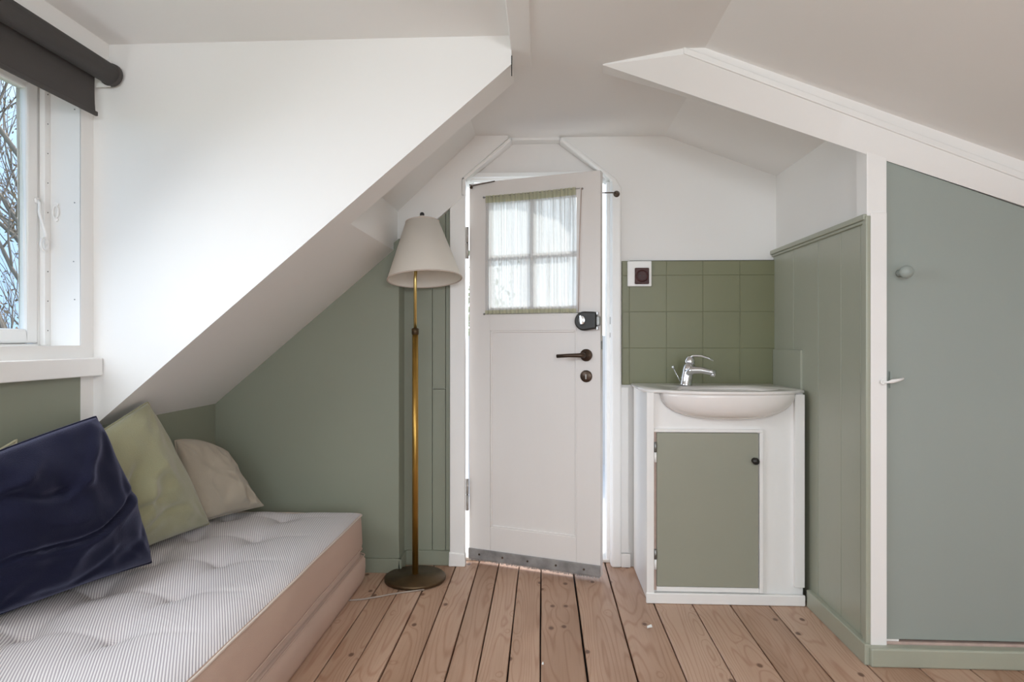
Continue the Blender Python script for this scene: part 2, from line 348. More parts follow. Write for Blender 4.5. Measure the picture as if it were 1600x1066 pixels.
for (xx, zz) in ((-1.352, 1.60), (-1.352, 1.33), (-1.352, 1.05), (-1.355, 1.16)): sc_.lathe([(.002, 0), (.002, .001)], 'steel', 8, facing((xx, 1.788, zz), (0, -1, 0)))
sc_.build('screw', None, win)

# roller blind
bl = empty('roller_blind', (-1.268, 1.05, 1.712), label='dark grey roller blind rolled part way down over the window', cat='blind')
MB().tube([(0, -.83, 0), (0, .765, 0)], .030, None, 24).build('roller', 'blind', bl)
b = MB()
for k in range(12):
    pass
pth = [(-.028, 0), (-.029, -.05), (-.028, -.095), (-.026, -.118)]
for (p0, p1) in zip(pth, pth[1:]):
    b.hexa([(p0[0], -.81, p0[1]), (p0[0]+.0012, -.81, p0[1]), (p0[0]+.0012, .742, p0[1]), (p0[0], .742, p0[1]),
            (p1[0], -.81, p1[1]), (p1[0]+.0012, -.81, p1[1]), (p1[0]+.0012, .742, p1[1]), (p1[0], .742, p1[1])][::1])
b.build('blind_fabric', 'blind', bl)
MB().box(-.030, -.022, -.81, .750, -.129, -.116).build('bottom_bar', 'blind', bl, bevel=.002)
MB().lathe([(.026, 0), (.033, .002), (.034, .012), (.02, .014)], None, 24, facing((0, .765, 0), (0, 1, 0))).build('end_cap', 'blind', bl)
MB().box(-.045, .0, .770, .7735, -.035, .045).build('bracket', 'trim', bl, bevel=.001)

# ------------------------------------------------------------------ ceiling, slopes, rafters
c = MB()
c.box(-.09, .55, -2.3, 1.95, CZ, 1.95); c.box(-.36, .60, 1.95, 2.84, CZ, 1.95)
cl = tag(c.build('ceiling', 'white'), **ST)
MB().box(-1.475, -.089, -2.3, 1.85, 1.81, 1.95).build('dormer_ceiling', 'white', cl)
MB().prism([(.467, CZ), (2.45, fr_(2.45)), (2.45, fr_(2.45)+.16), (.467, CZ+.16)], -2.3, 1.93).build('front_slope', 'white', cl)
MB().prism([(.50, CZ), (1.35, br_(1.35)), (1.35, br_(1.35)+.2), (.50, CZ+.18)], 1.93, 2.84).build('back_slope', 'white', cl)
MB().box(-.0925, -.033, -2.2, 1.95, CZ-.007, CZ+.003).build('ceiling_batten', 'white', cl, bevel=.003)
# left: dormer cheek and rafter
b = MB(); b.prism([(XL-.14, sl(XL-.14)), (-.600, sl(-.600)), (-.09, sl(-.09)), (-.09, 1.93), (XL-.14, 1.93)], YC, 1.974)
ck = b.build('dormer_cheek', 'white', cl)
MB().prism([(XL-.14, sl(XL-.14)), (-.600, sl(-.600)), (-.600, sl(-.600)+.175), (XL-.14, sl(XL-.14)+.20)], 1.974, 2.70).build('lower_slope', 'white', cl)
MB().prism([(-.602, sl(-.602)+.171), (-.275, CZ), (-.275, CZ+.17), (-.9, CZ+.17), (-.9, sl(-.602)+.05)], 1.97, 2.84).build('upper_slope', 'white', cl)
MB().box(-.0905, -.0880, 1.8395, 1.846, 1.695, 1.752).build('board_gap', 'dark', cl)
# right: oblique rafter board
b = MB()
um = lambda x: (x, 1.868, 1.757 - .398*(x-.405))
def lerp(p, q, t): return tuple(a + (b_-a)*t for a, b_ in zip(p, q))
def path(pts, t):
    t = t*(len(pts)-1); k = min(int(t), len(pts)-2); return lerp(pts[k], pts[k+1], t-k)
TIP = (.183, 1.963, CZ-.003)
lowf = [TIP, (.434, 1.942, 1.672), (.685, 1.921, 1.571), (.936, 1.900, 1.471)]       # front lower edge
uppf = [TIP, (.405, 1.868, 1.757), um(.66), um(.936)]                              # front upper edge
lowb = [(.189, 2.023, CZ-.003), (.44, 2.03, 1.697), (.69, 2.038, 1.621), (.95, 2.045, 1.543)]   # back lower edge
NS = 36; rows = [[], [], [], [], []]
for k in range(NS+1):
    t = k/NS; a = path(lowf, t); u = path(uppf, t); c_ = path(lowb, t)
    for q_, p_ in zip(rows, (c_, a, u, (u[0], u[1]+.002, 1.90), (c_[0], c_[1], 1.90))): q_.append(b.bm.verts.new(p_))
for x in (1.2, 1.6, 2.3):
    a = (x, 1.900, 1.471-.353*(x-.936)); u = um(x)
    for q_, p_ in zip(rows, ((x, 2.04, a[2]+.07), a, u, (x, 1.872, 1.90), (x, 2.04, 1.90))): q_.append(b.bm.verts.new(p_))
for i_ in range(5):
    A_, B_ = rows[i_], rows[(i_+1) % 5]
    for k in range(len(A_)-1):
        vs_ = []
        for v_ in (A_[k], A_[k+1], B_[k+1], B_[k]):
            if v_ not in vs_: vs_.append(v_)
        f_ = b.bm.faces.new(vs_); f_.smooth = (i_ in (0, 1))
b.bm.faces.new([q_[-1] for q_ in rows]); b.bm.faces.new([q_[0] for q_ in rows][::-1])
rb_ = b.build('rafter_board', 'white', cl)
es_ = rb_.modifiers.new('edges', 'EDGE_SPLIT'); es_.split_angle = R(30)
# batten riding on the upper edge of the rafter board
b = MB(); P = lambda x, dz, y: (x, y, um(x)[2] + dz)
b.hexa([P(.405, .001, 1.862), P(2.3, .001, 1.864), P(2.3, .001, 1.90), P(.405, .001, 1.90), P(.405, .021, 1.862), P(2.3, .024, 1.864), P(2.3, .024, 1.90), P(.405, .021, 1.90)])
b.build('rafter_batten', 'white', cl, bevel=.003)

# ------------------------------------------------------------------ back wall
b = MB()
b.prism([(-.33, -.02), (-.33, 1.60), (-.128, 1.762), (-.128, 1.95), (-.9, 1.95), (-.9, -.02)], YB, 2.80, 'white')
b.prism([(.283, -.02), (.283, 1.60), (.071, 1.760), (.071, 1.95), (1.45, 1.95), (1.45, -.02)], YB, 2.80, 'white')
b.box(-.13, .073, YB, 2.80, 1.765, 1.95, 'white')
wb = tag(b.build('wall_back'), **ST)
# green boards right of the corner, below the slope
p = MB(); y0 = 2.648
def clipped(x0, x1, z0, z1=None):
    f = lambda x: min(sl(x) + .02, z1) if z1 else sl(x)+.02
    return [(x0, z0), (x1, z0), (x1, f(x1)), (x0, f(x0))]
p.prism(clipped(-.62, -.4605, 0), y0, YB+.004)
p.box(-.4585, -.405, y0, YB+.004, 0, .729); p.prism(clipped(-.4585, -.405, .731), y0, YB+.004); p.prism(clipped(-.403, -.378, 0), y0, YB+.004)
p.build('green_boards', 'green', wb, bevel=.0012)
# white upper board, standing proud above the boards
MB().prism([(-.605, sl(-.605)), (-.333, sl(-.333)), (-.333, 1.60), (-.142, 1.762), (-.142, 1.80), (-.275, 1.80), (-.605, 1.49)], 2.625, YB+.003).build('upper_board', 'white', wb, bevel=.003)
# left green wall, a step nearer
g_ = MB(); g_.prism([(XL-.1, -.02), (-.578, -.02), (-.578, sl(-.578)+.03), (XL-.1, sl(XL-.1)+.03)], 2.552, 2.70).build('green_panel', 'green', wb, bevel=.003)
tag(MB().box(XL, -.566, 2.538, 2.556, 0, .056).box(-.580, -.566, 2.538, 2.65, 0, .056).build('baseboard_left', 'green', bevel=.003), **ST)
tag(MB().box(-.567, -.384, 2.632, 2.652, 0, .060).build('baseboard_back', 'green', bevel=.002), **ST)
# door casing
cs = MB(); cs.prism([(-.384, 0), (-.322, 0), (-.320, 1.545), (-.384, sl(-.384))], 2.628, YB+.002, 'trim')
cs.prism([(-.388, 0), (-.318, 0), (-.320, .05), (-.386, .06)], 2.620, YB, 'trim')
tag(cs.build('trim_3', bevel=.004), **ST)
def moulding(pts, wd, name):
    m_ = MB()
    for i in range(len(pts)-1):
        (xa, za), (xb, zb) = pts[i], pts[i+1]; d = Vector((xb-xa, zb-za)).normalized(); n_ = Vector((-d.y, d.x))*wd/2
        m_.prism([(xa-n_.x, za-n_.y), (xb-n_.x, zb-n_.y), (xb+n_.x, zb+n_.y), (xa+n_.x, za+n_.y)], 2.618, YB+.004)
    return m_.build(name, 'trim', bevel=.005)
tag(moulding([(-.326, 1.53), (-.324, 1.598), (-.132, 1.758)], .014, 'trim_4'), **ST)
c5 = MB(); c5.prism([(.283, 0), (.283, 1.588), (.068, 1.760), (.078, 1.772), (.300, 1.598), (.322, 1.560), (.322, 0)], 2.640, YB+.002, 'trim')
tag(c5.build('trim_5', bevel=.007, segs=3), **ST)
# transom board over the door
tr = MB(); tr.prism([(-.33, 1.615), (.29, 1.615), (.29, 1.66), (.09, 1.80), (-.15, 1.80), (-.33, 1.66)], 2.715, 2.76, 'door')
tr.box(-.33, .285, 2.69, 2.73, 1.622, 1.640, 'trim')
tag(tr.build('trim_6', bevel=.002), **ST)
# jamb lining (outside part of the reveal, with stop) and threshold
jb = MB(); jb.box(-.345, -.330+.003, YB+.03, 2.815, 0, 1.62, 'trim'); jb.box(.281, .296, YB+.004, 2.815, 0, 1.60, 'trim'); jb.box(.268, .284, 2.705, 2.78, 0, 1.60, 'trim')
jb.box(-.33, .283, 2.70, 2.815, 0, .012, 'deck')
j = tag(jb.build('trim_7', bevel=.002), **ST)
# strike marks on the right reveal
MB().box(.2785, .2815, 2.672, 2.684, 1.00, 1.03).box(.2785, .2815, 2.672, 2.684, .945, .965).build('strike_plate', 'steel', j)
MB().box(.322, .36, 2.645, YB+.003, 0, .055).box(.322, .352, 2.650, YB+.003, .06, .74).build('baseboard_right', 'trim', bevel=.002)
tag(bpy.data.objects['baseboard_right'], **ST)

# ------------------------------------------------------------------ tiled splashback
b = MB(); vs = [.327, .355, .506, .653, .802, .944]; hs = [.752, .901, 1.050, 1.199, 1.257]
b.box(.325, .946, 2.650, YB+.002, .750, 1.259, 'tile'); b.box(.9435, .9475, 2.6495, YB+.002, .897, 1.259, 'dark'); b.box(.356, .946, 2.6495, YB+.002, 1.2575, 1.2600, 'dark')  # dark strips paint a shadow gap at the right, a gap line on top
for i in range(5):
    for k in range(4):
        b.box(vs[i]+.0007, vs[i+1]-.0007, 2.6482 - .0004*((i+k) % 2), 2.656, hs[k]+.0007, hs[k+1]-.0007, 'tile')
tag(b.build('tiled_splashback', bevel=.0012), 'sage green painted square tiles on the wall behind the washbasin', 'splashback')
# power outlet
o = empty('wall_outlet', (.395, 2.645, 1.2045), label='brown square wall socket on a white plate, top left corner of the green tiles', cat='outlet')
MB().box(-.049, .048, -.016, 0, -.0515, .0515).build('backplate', 'trim', o, bevel=.003)
sf = MB().box(-.021, .036, -.026, -.016, -.043, .023).build('socket_face', 'brown', o, bevel=.003)
MB().lathe([(.025, 0), (.025, .004), (.022, .006), (.019, .006), (.019, .001)], None, 28, facing((.0075, -.0255, -.010))).build('socket_rim', 'brown', sf)
q = MB()
for dx in (-.0075, .0075): q.lathe([(.0025, 0), (.0025, .0015)], None, 10, facing((.0075+dx, -.0268, -.010)))
q.build('pin_hole', 'black', sf)

# ------------------------------------------------------------------ right side wall with green boards and cap
b = MB(); b.box(.952, 1.03, 1.905, 2.70, -.02, 1.78, 'white')
b.prism([(.9445, 1.25), (.955, 1.25), (.955, 1.75), (.9445, 1.75)], 1.904, 1.95, 'white')
wr = tag(b.build('wall_right'), **ST)
p = MB(); gy = [1.914, 1.943, 2.067, 2.235, 2.45, 2.662]
for a, d in zip(gy, gy[1:]): p.box(.940, .953, a+.0008, d-.0008, 0, 1.285)
p.box(.9425, .953, 1.91, 2.66, 0, 1.284)
p.build('green_boards', 'green_side', wr, bevel=.0015)
MB().box(.926, .956, 1.898, 2.66, 1.281, 1.298).box(.932, .956, 1.900, 2.66, 1.272, 1.282).build('cap_rail', 'green_side', wr, bevel=.003)
MB().box(.931, .9445, 1.891, 1.916, 0, 1.292).build('corner_stile', 'green_side', wr, bevel=.003)
MB().box(.933, .941, 2.368, 2.645, .752, .897).build('splash_tile', 'green_side', wr, bevel=.001)
tag(MB().box(.922, .941, 1.880, 2.288, 0, .060).build('baseboard_side', 'green_side', bevel=.003), **ST)
tag(MB().box(.934, 2.3, 1.868, 1.902, 0, .054).build('baseboard_front', 'green_side', bevel=.005), **ST)

# closet front
b = MB()
dtop = lambda x: 1.457 - .366*(x-.992)
b.box(.944, .990, 1.892, 1.96, .0, 1.30, 'trim'); b.box(.936, .992, 1.897, 1.96, 1.292, 1.52, 'trim')
b.prism([(.985, dtop(.985)+.001), (1.80, dtop(1.80)+.001), (1.80, 1.6), (.985, 1.6)], 1.899, 1.96, 'trim')
b.box(.990, 2.3, 1.899, 1.96, -.02, .060, 'pink'); b.box(1.80, 2.3, 1.899, 1.96, 0, 1.35, 'trim')
b.box(.95, 2.35, 1.935, 1.97, -.02, 1.5, 'white')
tag(b.build('wall_closet', bevel=.002), **ST)
d2 = MB().prism([(.993, .0655), (1.795, .0655), (1.795, dtop(1.795)-.003), (.993, dtop(.993)-.003)], 1.904, 1.930).build('door_2', 'greydoor', bevel=.0025)
tag(d2, **ST)
kb = MB(); kb.lathe([(.011, 0), (.009, .004), (.0075, .012), (.0075, .020), (.012, .024), (.0175, .032), (.0185, .038), (.016, .045), (.009, .050), (1e-6, .0515)], 'greydoor', 24, facing((1.031, 1.904, 1.126)))
kb.build('door_knob', None, d2)
h = MB(); h.tube([(.975, 1.884, .812), (.988, 1.880, .812), (1.000, 1.880, .815), (1.020, 1.884, .8185), (1.034, 1.888, .822)], [.0035, .0035, .006, .0042, .003], None, 10)
h.tube([(.975+.006*math.cos(a), 1.884, .812+.006*math.sin(a)) for a in [k*2*math.pi/14 for k in range(15)]], .002, None, 8, False)
h.lathe([(.004, 0), (.004, .012)], None, 10, facing((.975, 1.893, .812)))
hl = h.build('hook_latch', 'trim', d2)
MB().box(1.001, 1.006, 1.896, 1.9045, .795, .842).build('latch_plate', 'greydoor', d2)

# rest of the room behind the camera
b = MB(); b.box(-1.5, -1.10, -2.35, -2.25, 0, 1.95, 'white'); b.box(1.40, 2.4, -2.35, -2.25, 0, 1.95, 'white'); b.box(-1.1, 1.4, -2.35, -2.25, 0, .45, 'white'); b.box(-1.1, 1.4, -2.35, -2.25, 1.72, 1.95, 'white')
tag(b.build('wall_front'), **ST)
tag(MB().box(2.25, 2.40, -2.3, 1.96, -.02, 1.25).build('wall_far_right', 'white'), **ST)
wf = MB(); wf.box(-1.1, -1.05, -2.32, -2.27, .45, 1.72).box(1.35, 1.40, -2.32, -2.27, .45, 1.72).box(-1.05, 1.35, -2.32, -2.27, .45, .50).box(-1.05, 1.35, -2.32, -2.27, 1.67, 1.72).box(.12, .18, -2.32, -2.27, .5, 1.67)
wf_ = tag(wf.build('added_rear_window', 'trim', bevel=.003), **ST)  # unseen window added behind the camera to brighten the room
MB().box(-1.05, 1.35, -2.30, -2.296, .5, 1.67).build('glass_pane', 'glass', wf_)

# ------------------------------------------------------------------ the white door, standing ajar
AN = -R(20.01)
dr = MB(); T = .036
S0, S1, W0, W1 = .0, .564, .018, 1.589
gs0, gs1, gz0, gz1 = .100, .462, 1.070, 1.500
dr.box(S0, gs0-.004, 0, T, W0, W1); dr.box(gs1+.006, S1, 0, T, W0, W1)                         # stiles
dr.box(gs0-.004, gs1+.006, 0, T, gz1, W1)                                        # top rail
dr.box(gs0-.004, gs1+.006, 0, T, .972, gz0)                                     # lock rail
dr.box(gs0-.0035, gs1+.0055, .0015, T, W0, .160)                                    # bottom rail
dr.box(gs0-.004, gs1+.006, .009, T-.009, .155, .975)                             # sunk panel
door = dr.build('door_1', 'door', bevel=.0016, loc=(-.308, 2.673, 0), rot=(0, 0, AN)); tag(door, **ST)
bead = MB()
for (a, b_, c_, d_) in ((gs0-.004, gs0+.004, .160, .972), (gs1-.002, gs1+.006, .160, .972)): bead.box(a, b_, .003, .010, c_, d_)
bead.box(gs0+.004, gs1-.002, .003, .010, .160, .168); bead.box(gs0+.004, gs1-.002, .003, .010, .964, .972)
bead.build('panel_moulding', 'door', door, bevel=.003)
mu = MB(); mu.box(.270, .292, .008, .028, gz0, gz1).box(gs0-.004, .270, .008, .028, 1.264, 1.285).box(.292, gs1+.006, .008, .028, 1.264, 1.285)
mu.build('glazing_bar', 'door', door, bevel=.003)
MB().box(gs0-.004, gs1+.006, .017, .020, gz0-.003, gz1+.003).build('glass_pane', 'glass', door)
ws = MB().box(-.001, .565, -.007, .001, .022, .064).build('draught_strip', 'strip', door, bevel=.002)
br = MB()
for k in range(150):
    x = .002 + k*.00374; hh = .004 + rg.random()*.006
    br.box(x, x+.0022, -.005+rg.random()*.002, -.002, .022-hh, .024)
tag(br.build('brush', 'strip', ws), kind='stuff')
q = MB()
for x in (.05, .155, .265, .385, .50): q.lathe([(.0045, 0), (.004, .002), (1e-6, .0025)], None, 12, facing((x, -.007, .043)))
q.build('screw', 'bronze', ws)
for zz in (1.341, .287):
    hg = MB(); hg.tube([(-.006, -.006, zz-.066), (-.006, -.006, zz-.002)], .0065, 'hinge', 14); hg.tube([(-.006, -.006, zz+.002), (-.006, -.006, zz+.066)], .0065, 'hinge', 14)
    hg.tube([(-.006, -.006, zz-.002), (-.006, -.006, zz+.002)], .004, 'dark', 10)
    hg.build('hinge', 'hinge', door)
lk = MB()    # black rim lock with rounded left end
pts = [(.553, .977), (.553, 1.042), (.510, 1.044)] + [(.505+.037*math.cos(a), 1.007+.037*math.sin(a)) for a in [R(90+k*12) for k in range(16)]] + [(.520, .972)]
lk.prism(pts, -.030, 0)
lo = lk.build('rim_lock', 'black', door, bevel=.006, segs=3)
MB().box(.5535, .566, -.022, -.004, .990, 1.024).build('lock_bolt', 'steel', lo, bevel=.002)
MB().box(.554, .559, -.026, -.001, .973, .986).box(.554, .559, -.026, -.001, 1.030, 1.042).build('lock_lug', 'chrome', lo, bevel=.002)
kn = MB(); kn.lathe([(.018, 0), (.017, .006), (1e-6, .007)], None, 24, facing((.500, -.030, 1.010)) @ Matrix.Diagonal((.72, 1, 1, 1))); kn.hexa([(.496, -.046, .994), (.504, -.046, .994), (.504, -.034, .992), (.496, -.034, .992), (.492, -.046, 1.028), (.500, -.046, 1.028), (.500, -.034, 1.028), (.492, -.034, 1.028)])
kn.build('lock_turn', 'chrome', lo, bevel=.001)
hd = MB(); hd.lathe([(.024, 0), (.024, .006), (.021, .009), (.011, .010), (.010, .034)], None, 28, facing((.508, 0, .875)))
hd.tube([(.508, -.034, .875), (.506, -.046, .875), (.495, -.052, .875), (.450, -.054, .874), (.405, -.052, .871)], [.010, .010, .0085, .0072, .0075], None, 14)
hd.build('door_handle', 'bronze', door)
es = MB(); es.lathe([(.0235, 0), (.0235, .004), (.020, .0065), (1e-6, .007)], None, 28, facing((.508, 0, .793)))
eo = es.build('keyhole_plate', 'bronze', door); MB().box(.5055, .5105, -.0075, -.006, .782, .800).build('keyhole', 'hinge', eo)
MB().box(.5635, .5665, .004, .020, .898, .930).build('latch_plate', 'steel', door)
MB().tube([(.005, -.008, 1.583), (.02, -.010, 1.577), (.12, -.006, 1.588)], .0022, None, 8).lathe([(.006, 0), (.006, .006)], None, 10, facing((.012, -.002, 1.572))).build('top_hook', 'bronze', door)
q = MB()
for (x, z) in ((.068, 1.526), (.492, 1.524), (.070, 1.042), (.477, 1.036)): q.lathe([(.0042, 0), (.0035, .004), (1e-6, .006)], None, 10, facing((x, 0, z)))
q.build('curtain_hook', 'steel', door)

# curtain stretched over the door window
CT = Matrix.Translation((-.308, 2.673, 0)) @ Matrix.Rotation(AN, 4, 'Z')
cur = empty('sheer_curtain', (-.308, 2.673, 0), AN, label='sheer striped white curtain stretched over the window of the white door', cat='curtain')
def cloth(z0, z1, nz, name, m, y=-.006, amp=.0018, x0=.078, x1=.470):
    bm = bmesh.new(); nx = 220; g = []
    for k in range(nz+1):
        z = z0 + (z1-z0)*k/nz; row = []
        for i in range(nx+1):
            u = i/nx; xx = x0 + (x1-x0)*u + .004*math.sin(z*9)*(1-2*u)*.4
            yy = y - amp*(math.sin(u*150) + .8*math.sin(u*93+1.3+z*2) + .5*mnoise.noise(Vector((u*60, z*3, 0))))
            row.append(bm.verts.new((xx, yy, z + .004*math.sin(u*3.1)*(-1 if z > 1.4 else 1)*.6)))
        g.append(row)
    for k in range(nz):
        for i in range(nx): bm.faces.new((g[k][i], g[k][i+1], g[k+1][i+1], g[k+1][i])).smooth = True
    me = bpy.data.meshes.new(name); bm.to_mesh(me); bm.free(); me.materials.append(M[m])
    ob = bpy.data.objects.new(name, me); C.objects.link(ob); ob.parent = cur; return ob
cloth(1.044, 1.523, 30, 'curtain_cloth', 'sheer')
cloth(1.500, 1.530, 3, 'hem', 'hem', -.0105, .0022); cloth(1.040, 1.056, 2, 'hem', 'hem', -.0105, .0018)
for z in ((1.524), (1.041)): MB().tube([(.068, -.009, z), (.485, -.009, z)], .0012, None, 6).build('curtain_wire', 'steel', cur)
MB().tube([(.490, -.007, 1.524), (.482, -.007, 1.30), (.478, -.007, 1.045)], .0016, None, 6).build('side_cord', 'pink', cur)

# door stay between the door edge and the jamb
ds = empty('door_stay', (.302, 2.640, 1.532), label='dark metal door stay rod on a round rosette, on the right casing beside the door', cat='door stay')
MB().lathe([(.013, 0), (.013, .004), (.009, .008), (.006, .016), (.004, .02)], None, 20, facing((0, 0, 0))).build('rosette', 'bronze', ds)
MB().tube([(0, -.016, 0), (-.02, -.014, .003), (-.066, .01, .008)], .0026, None, 8).build('rod', 'bronze', ds)

# ------------------------------------------------------------------ washbasin cabinet
cb = empty('washbasin_cabinet', (.641, 2.47, 0), label='white painted cabinet with a green door under the washbasin', cat='cabinet')
ox, oy = .641, 2.47
b = MB(); VY = 2.292
def bx(m_, x0, x1, y0, y1, z0, z1, mm='trim'): return m_.box(x0-ox, x1-ox, y0-oy, y1-oy, z0, z1, mm)
bx(b, .372, .395, VY+.002, 2.643, .002, .746)         # left side
bx(b, .395, .918, VY+.014, VY+.030, .002, .745)     # front board
bx(b, .900, .918, VY+.03, 2.643, .062, .745)
b.build('body', None, cb, bevel=.002)
f = MB()
bx(f, .368, .394, VY-.004, VY+.016, .036, .748); bx(f, .884, .918, VY-.002, VY+.016, .064, .742)    # corner stiles
bx(f, .395, .775, VY+.002, VY+.015, .606, .6175); bx(f, .763, .7765, VY+.001, VY+.015, .040, .606); bx(f, .404, .763, VY+.004, VY+.015, .040, .0575)
f.build('face_frame', None, cb, bevel=.002)
bx(MB(), .366, .918, VY-.008, VY+.004, .001, .038).build('plinth', None, cb, bevel=.003)
bx(MB(), .3945, .4035, VY+.006, VY+.0145, .045, .606, 'pink').build('hinge_strip', None, cb)
dd = bx(MB(), .4045, .7585, VY+.001, VY+.0135, .0595, .6045, 'cabgreen').build('door', None, cb, bevel=.0015)
k = MB(); k.lathe([(.010, 0), (.006, .004), (.0045, .010), (.008, .013), (.0125, .018), (.011, .025), (1e-6, .028)], None, 20, facing((.744-ox, VY+.001-oy, .509)))
k.build('knob', 'black', dd)
for zz in (.535, .155):
    hh = MB(); hh.tube([(.3995-ox, VY+.001-oy, zz-.035), (.3995-ox, VY+.001-oy, zz)], .0048, 'trim', 12); hh.tube([(.3995-ox, VY+.001-oy, zz+.001), (.3995-ox, VY+.001-oy, zz+.036)], .0048, 'steel', 12)
    hh.build('hinge', None, dd)

# washbasin: a ceramic top with a bowed bowl
bs = empty('washbasin', (.651, 2.45, .746), label='small white ceramic washbasin with rounded front set into the cabinet top', cat='washbasin')
wx, wy, wz = .651, 2.45, .746
def outline(e=0):        # bowed rim
    pts = []
    n = 40
    for i in range(n+1):
        t = -1 + 2*i/n
        pts.append(((.236-e)*t, VY - wy - (.088-e)*(max(0, 1-abs(t)**2.6))**.55 + (0)))
    return pts
front = outline()
poly = [(-.290, 2.643-wy), (-.290, VY+.012-wy), (-.245, VY-.002-wy)] + front[1:-1] + [(.245, VY-.002-wy), (.270, VY+.012-wy), (.270, 2.643-wy)]
bm = bmesh.new(); n = len(poly)
def ring(pp, z): return [bm.verts.new((x, y, z)) for x, y in pp]
def bridge(a, c_, sm=True):
    for i in range(len(a)):
        fc = bm.faces.new((a[i], a[(i+1) % len(a)], c_[(i+1) % len(a)], c_[i])); fc.smooth = sm
def shrink(pp, s_, cx=0, cy=-.06): return [(cx+(x-cx)*s_, cy+(y-cy)*s_) for x, y in pp]
r0 = ring(poly, .0005); r1 = ring(poly, .009); r2 = ring(shrink(poly, .985), .0115)
bridge(r0, r1); bridge(r1, r2)
# inner bowl: ellipse with as many points, matched by angle
def ell(rx, ry, z, cy=-.075):
    out = []
    for x, y in poly:
        a = math.atan2((y-cy)/.17, x/.24); out.append(bm.verts.new((rx*math.cos(a), cy + ry*math.sin(a), z)))
    return out
i0 = ell(.205, .130, .0105); i1 = ell(.196, .122, .002); i2 = ell(.15, .09, -.045); i3 = ell(.07, .045, -.075); i4 = ell(.02, .015, -.082)
bridge(r2, i0); bridge(i0, i1); bridge(i1, i2); bridge(i2, i3); bridge(i3, i4); bm.faces.new(i4)
bm.faces.new(r0[::-1])
me = bpy.data.meshes.new('basin_top'); bmesh.ops.recalc_face_normals(bm, faces=bm.faces); bm.to_mesh(me); bm.free(); me.materials.append(M['ceramic'])
q = bpy.data.objects.new('basin_top', me); C.objects.link(q); q.parent = bs
# outer bowl below the rim, bulging through the cabinet front
bm = bmesh.new(); rows = []
for k_ in range(15):
    a = k_/14*math.pi/2; zf = -math.sin(a)*.092; sc_f = math.cos(a)**.62
    yc = VY + .020 - wy
    row = []
    for i in range(41):
        t = -1 + 2*i/40; x = .236*t*sc_f
        y = yc - (.020 + .086*(max(0, 1-abs(t)**2.6))**.55)*sc_f**.85 if sc_f > .01 else yc
        row.append(bm.verts.new((x, y, zf + .001)))
    rows.append(row)
for a_, c_ in zip(rows, rows[1:]):
    for i in range(40): bm.faces.new((a_[i], a_[i+1], c_[i+1], c_[i])).smooth = True
bmesh.ops.remove_doubles(bm, verts=bm.verts, dist=1e-5); bmesh.ops.recalc_face_normals(bm, faces=bm.faces)
me = bpy.data.meshes.new('bowl'); bm.to_mesh(me); bm.free(); me.materials.append(M['ceramic'])
q = bpy.data.objects.new('bowl', me); C.objects.link(q); q.parent = bs
sol = q.modifiers.new('s', 'SOLIDIFY'); sol.thickness = .006
MB().lathe([(.018, 0), (.018, .003), (.012, .004), (1e-6, .003)], None, 20, Matrix.Translation((0, -.075, -.081))).build('drain', 'chrome', bs)

# faucet
fa = empty('faucet', (.552, 2.505, .757), R(0), label='chrome single lever faucet standing on the washbasin', cat='faucet')
b = MB(); b.tube([(0, 0, .0), (.001, 0, .006), (.004, 0, .03), (.009, 0, .060), (.014, 0, .085)], [.026, .0235, .022, .0215, .022], None, 24)
b.build('faucet_body', 'chrome', fa)
b = MB(); b.tube([(.004, -.004, .050), (.025, -.012, .062), (.055, -.024, .062), (.085, -.036, .055), (.104, -.044, .052)], [.022, .020, .0165, .0140, .0125], None, 18, flat=.8); sp = b.build('spout', 'chrome', fa)
MB().tube([(.094, -.041, .052), (.092, -.041, .038)], .0085, None, 16).build('aerator', 'chrome', sp)
b = MB(); b.tube([(.014, 0, .083), (.016, 0, .094), (.020, -.002, .106), (.024, -.002, .1115)], [.021, .021, .019, .010], None, 22)
b.tube([(.010, 0, .106), (.028, -.006, .1165), (.055, -.018, .1165), (.080, -.030, .108), (.098, -.038, .098)], [.013, .015, .0135, .011, .008], None, 14, flat=.40)
b.build('lever', 'chrome', fa)
b = MB(); b.tube([(-.010, .022, .004), (-.040, .030, .066)], .0019, None, 8); b.lathe(sphere_prof(.0065), None, 14, Matrix.Translation((-.042, .0305, .071))); b.build('pop_up_rod', 'chrome', fa)

# ------------------------------------------------------------------ floor lamp
LX, LY = -.496, 2.472
lp = empty('floor_lamp', (LX, LY, 0), label='brass floor lamp with a white cone shade standing between the bed and the door', cat='lamp')
MB().lathe([(.112, .001), (.118, .004), (.1185, .012), (.114, .017), (.02, .021), (.012, .024), (1e-6, .024)], None, 56).build('base', 'brass_dark', lp)
b = MB(); b.tube([(0, 0, .020), (0, 0, .968)], .0118, None, 20); b.build('pole', 'brass', lp)
MB().lathe([(.0118, .955), (.0142, .957), (.0142, .978), (.0075, .981), (.006, .981)], None, 20).build('collar', 'brass_dark', lp)
MB().tube([(0, 0, .975), (0, 0, 1.18), (.004, 0, 1.23)], .0065, None, 14).build('upper_rod', 'brass_light', lp)
bc, tcn_ = Vector((.043, -.030, 1.168)), Vector((.028, 0.0, 1.392))
ax = (tcn_ - bc); Ht = ax.length; SM = Matrix.Translation(bc) @ ax.to_track_quat('Z', 'Y').to_matrix().to_4x4()
b = MB(); b.lathe([(.143, 0), (.0645, Ht), (.0625, Ht), (.141, 0)], 'shade', 72, SM, close=False)
rg2 = [(.143, 0), (.141, 0)]
sh = b.build('lamp_shade', None, lp)
for rr, hh in ((.1425, .0), (.0638, Ht)):
    q = MB(); q.tube([SM @ Vector((rr*math.cos(a), rr*math.sin(a), hh)) for a in [k*2*math.pi/64 for k in range(65)]], .0024, None, 8, False); q.build('shade_trim', 'pipe_f', sh)
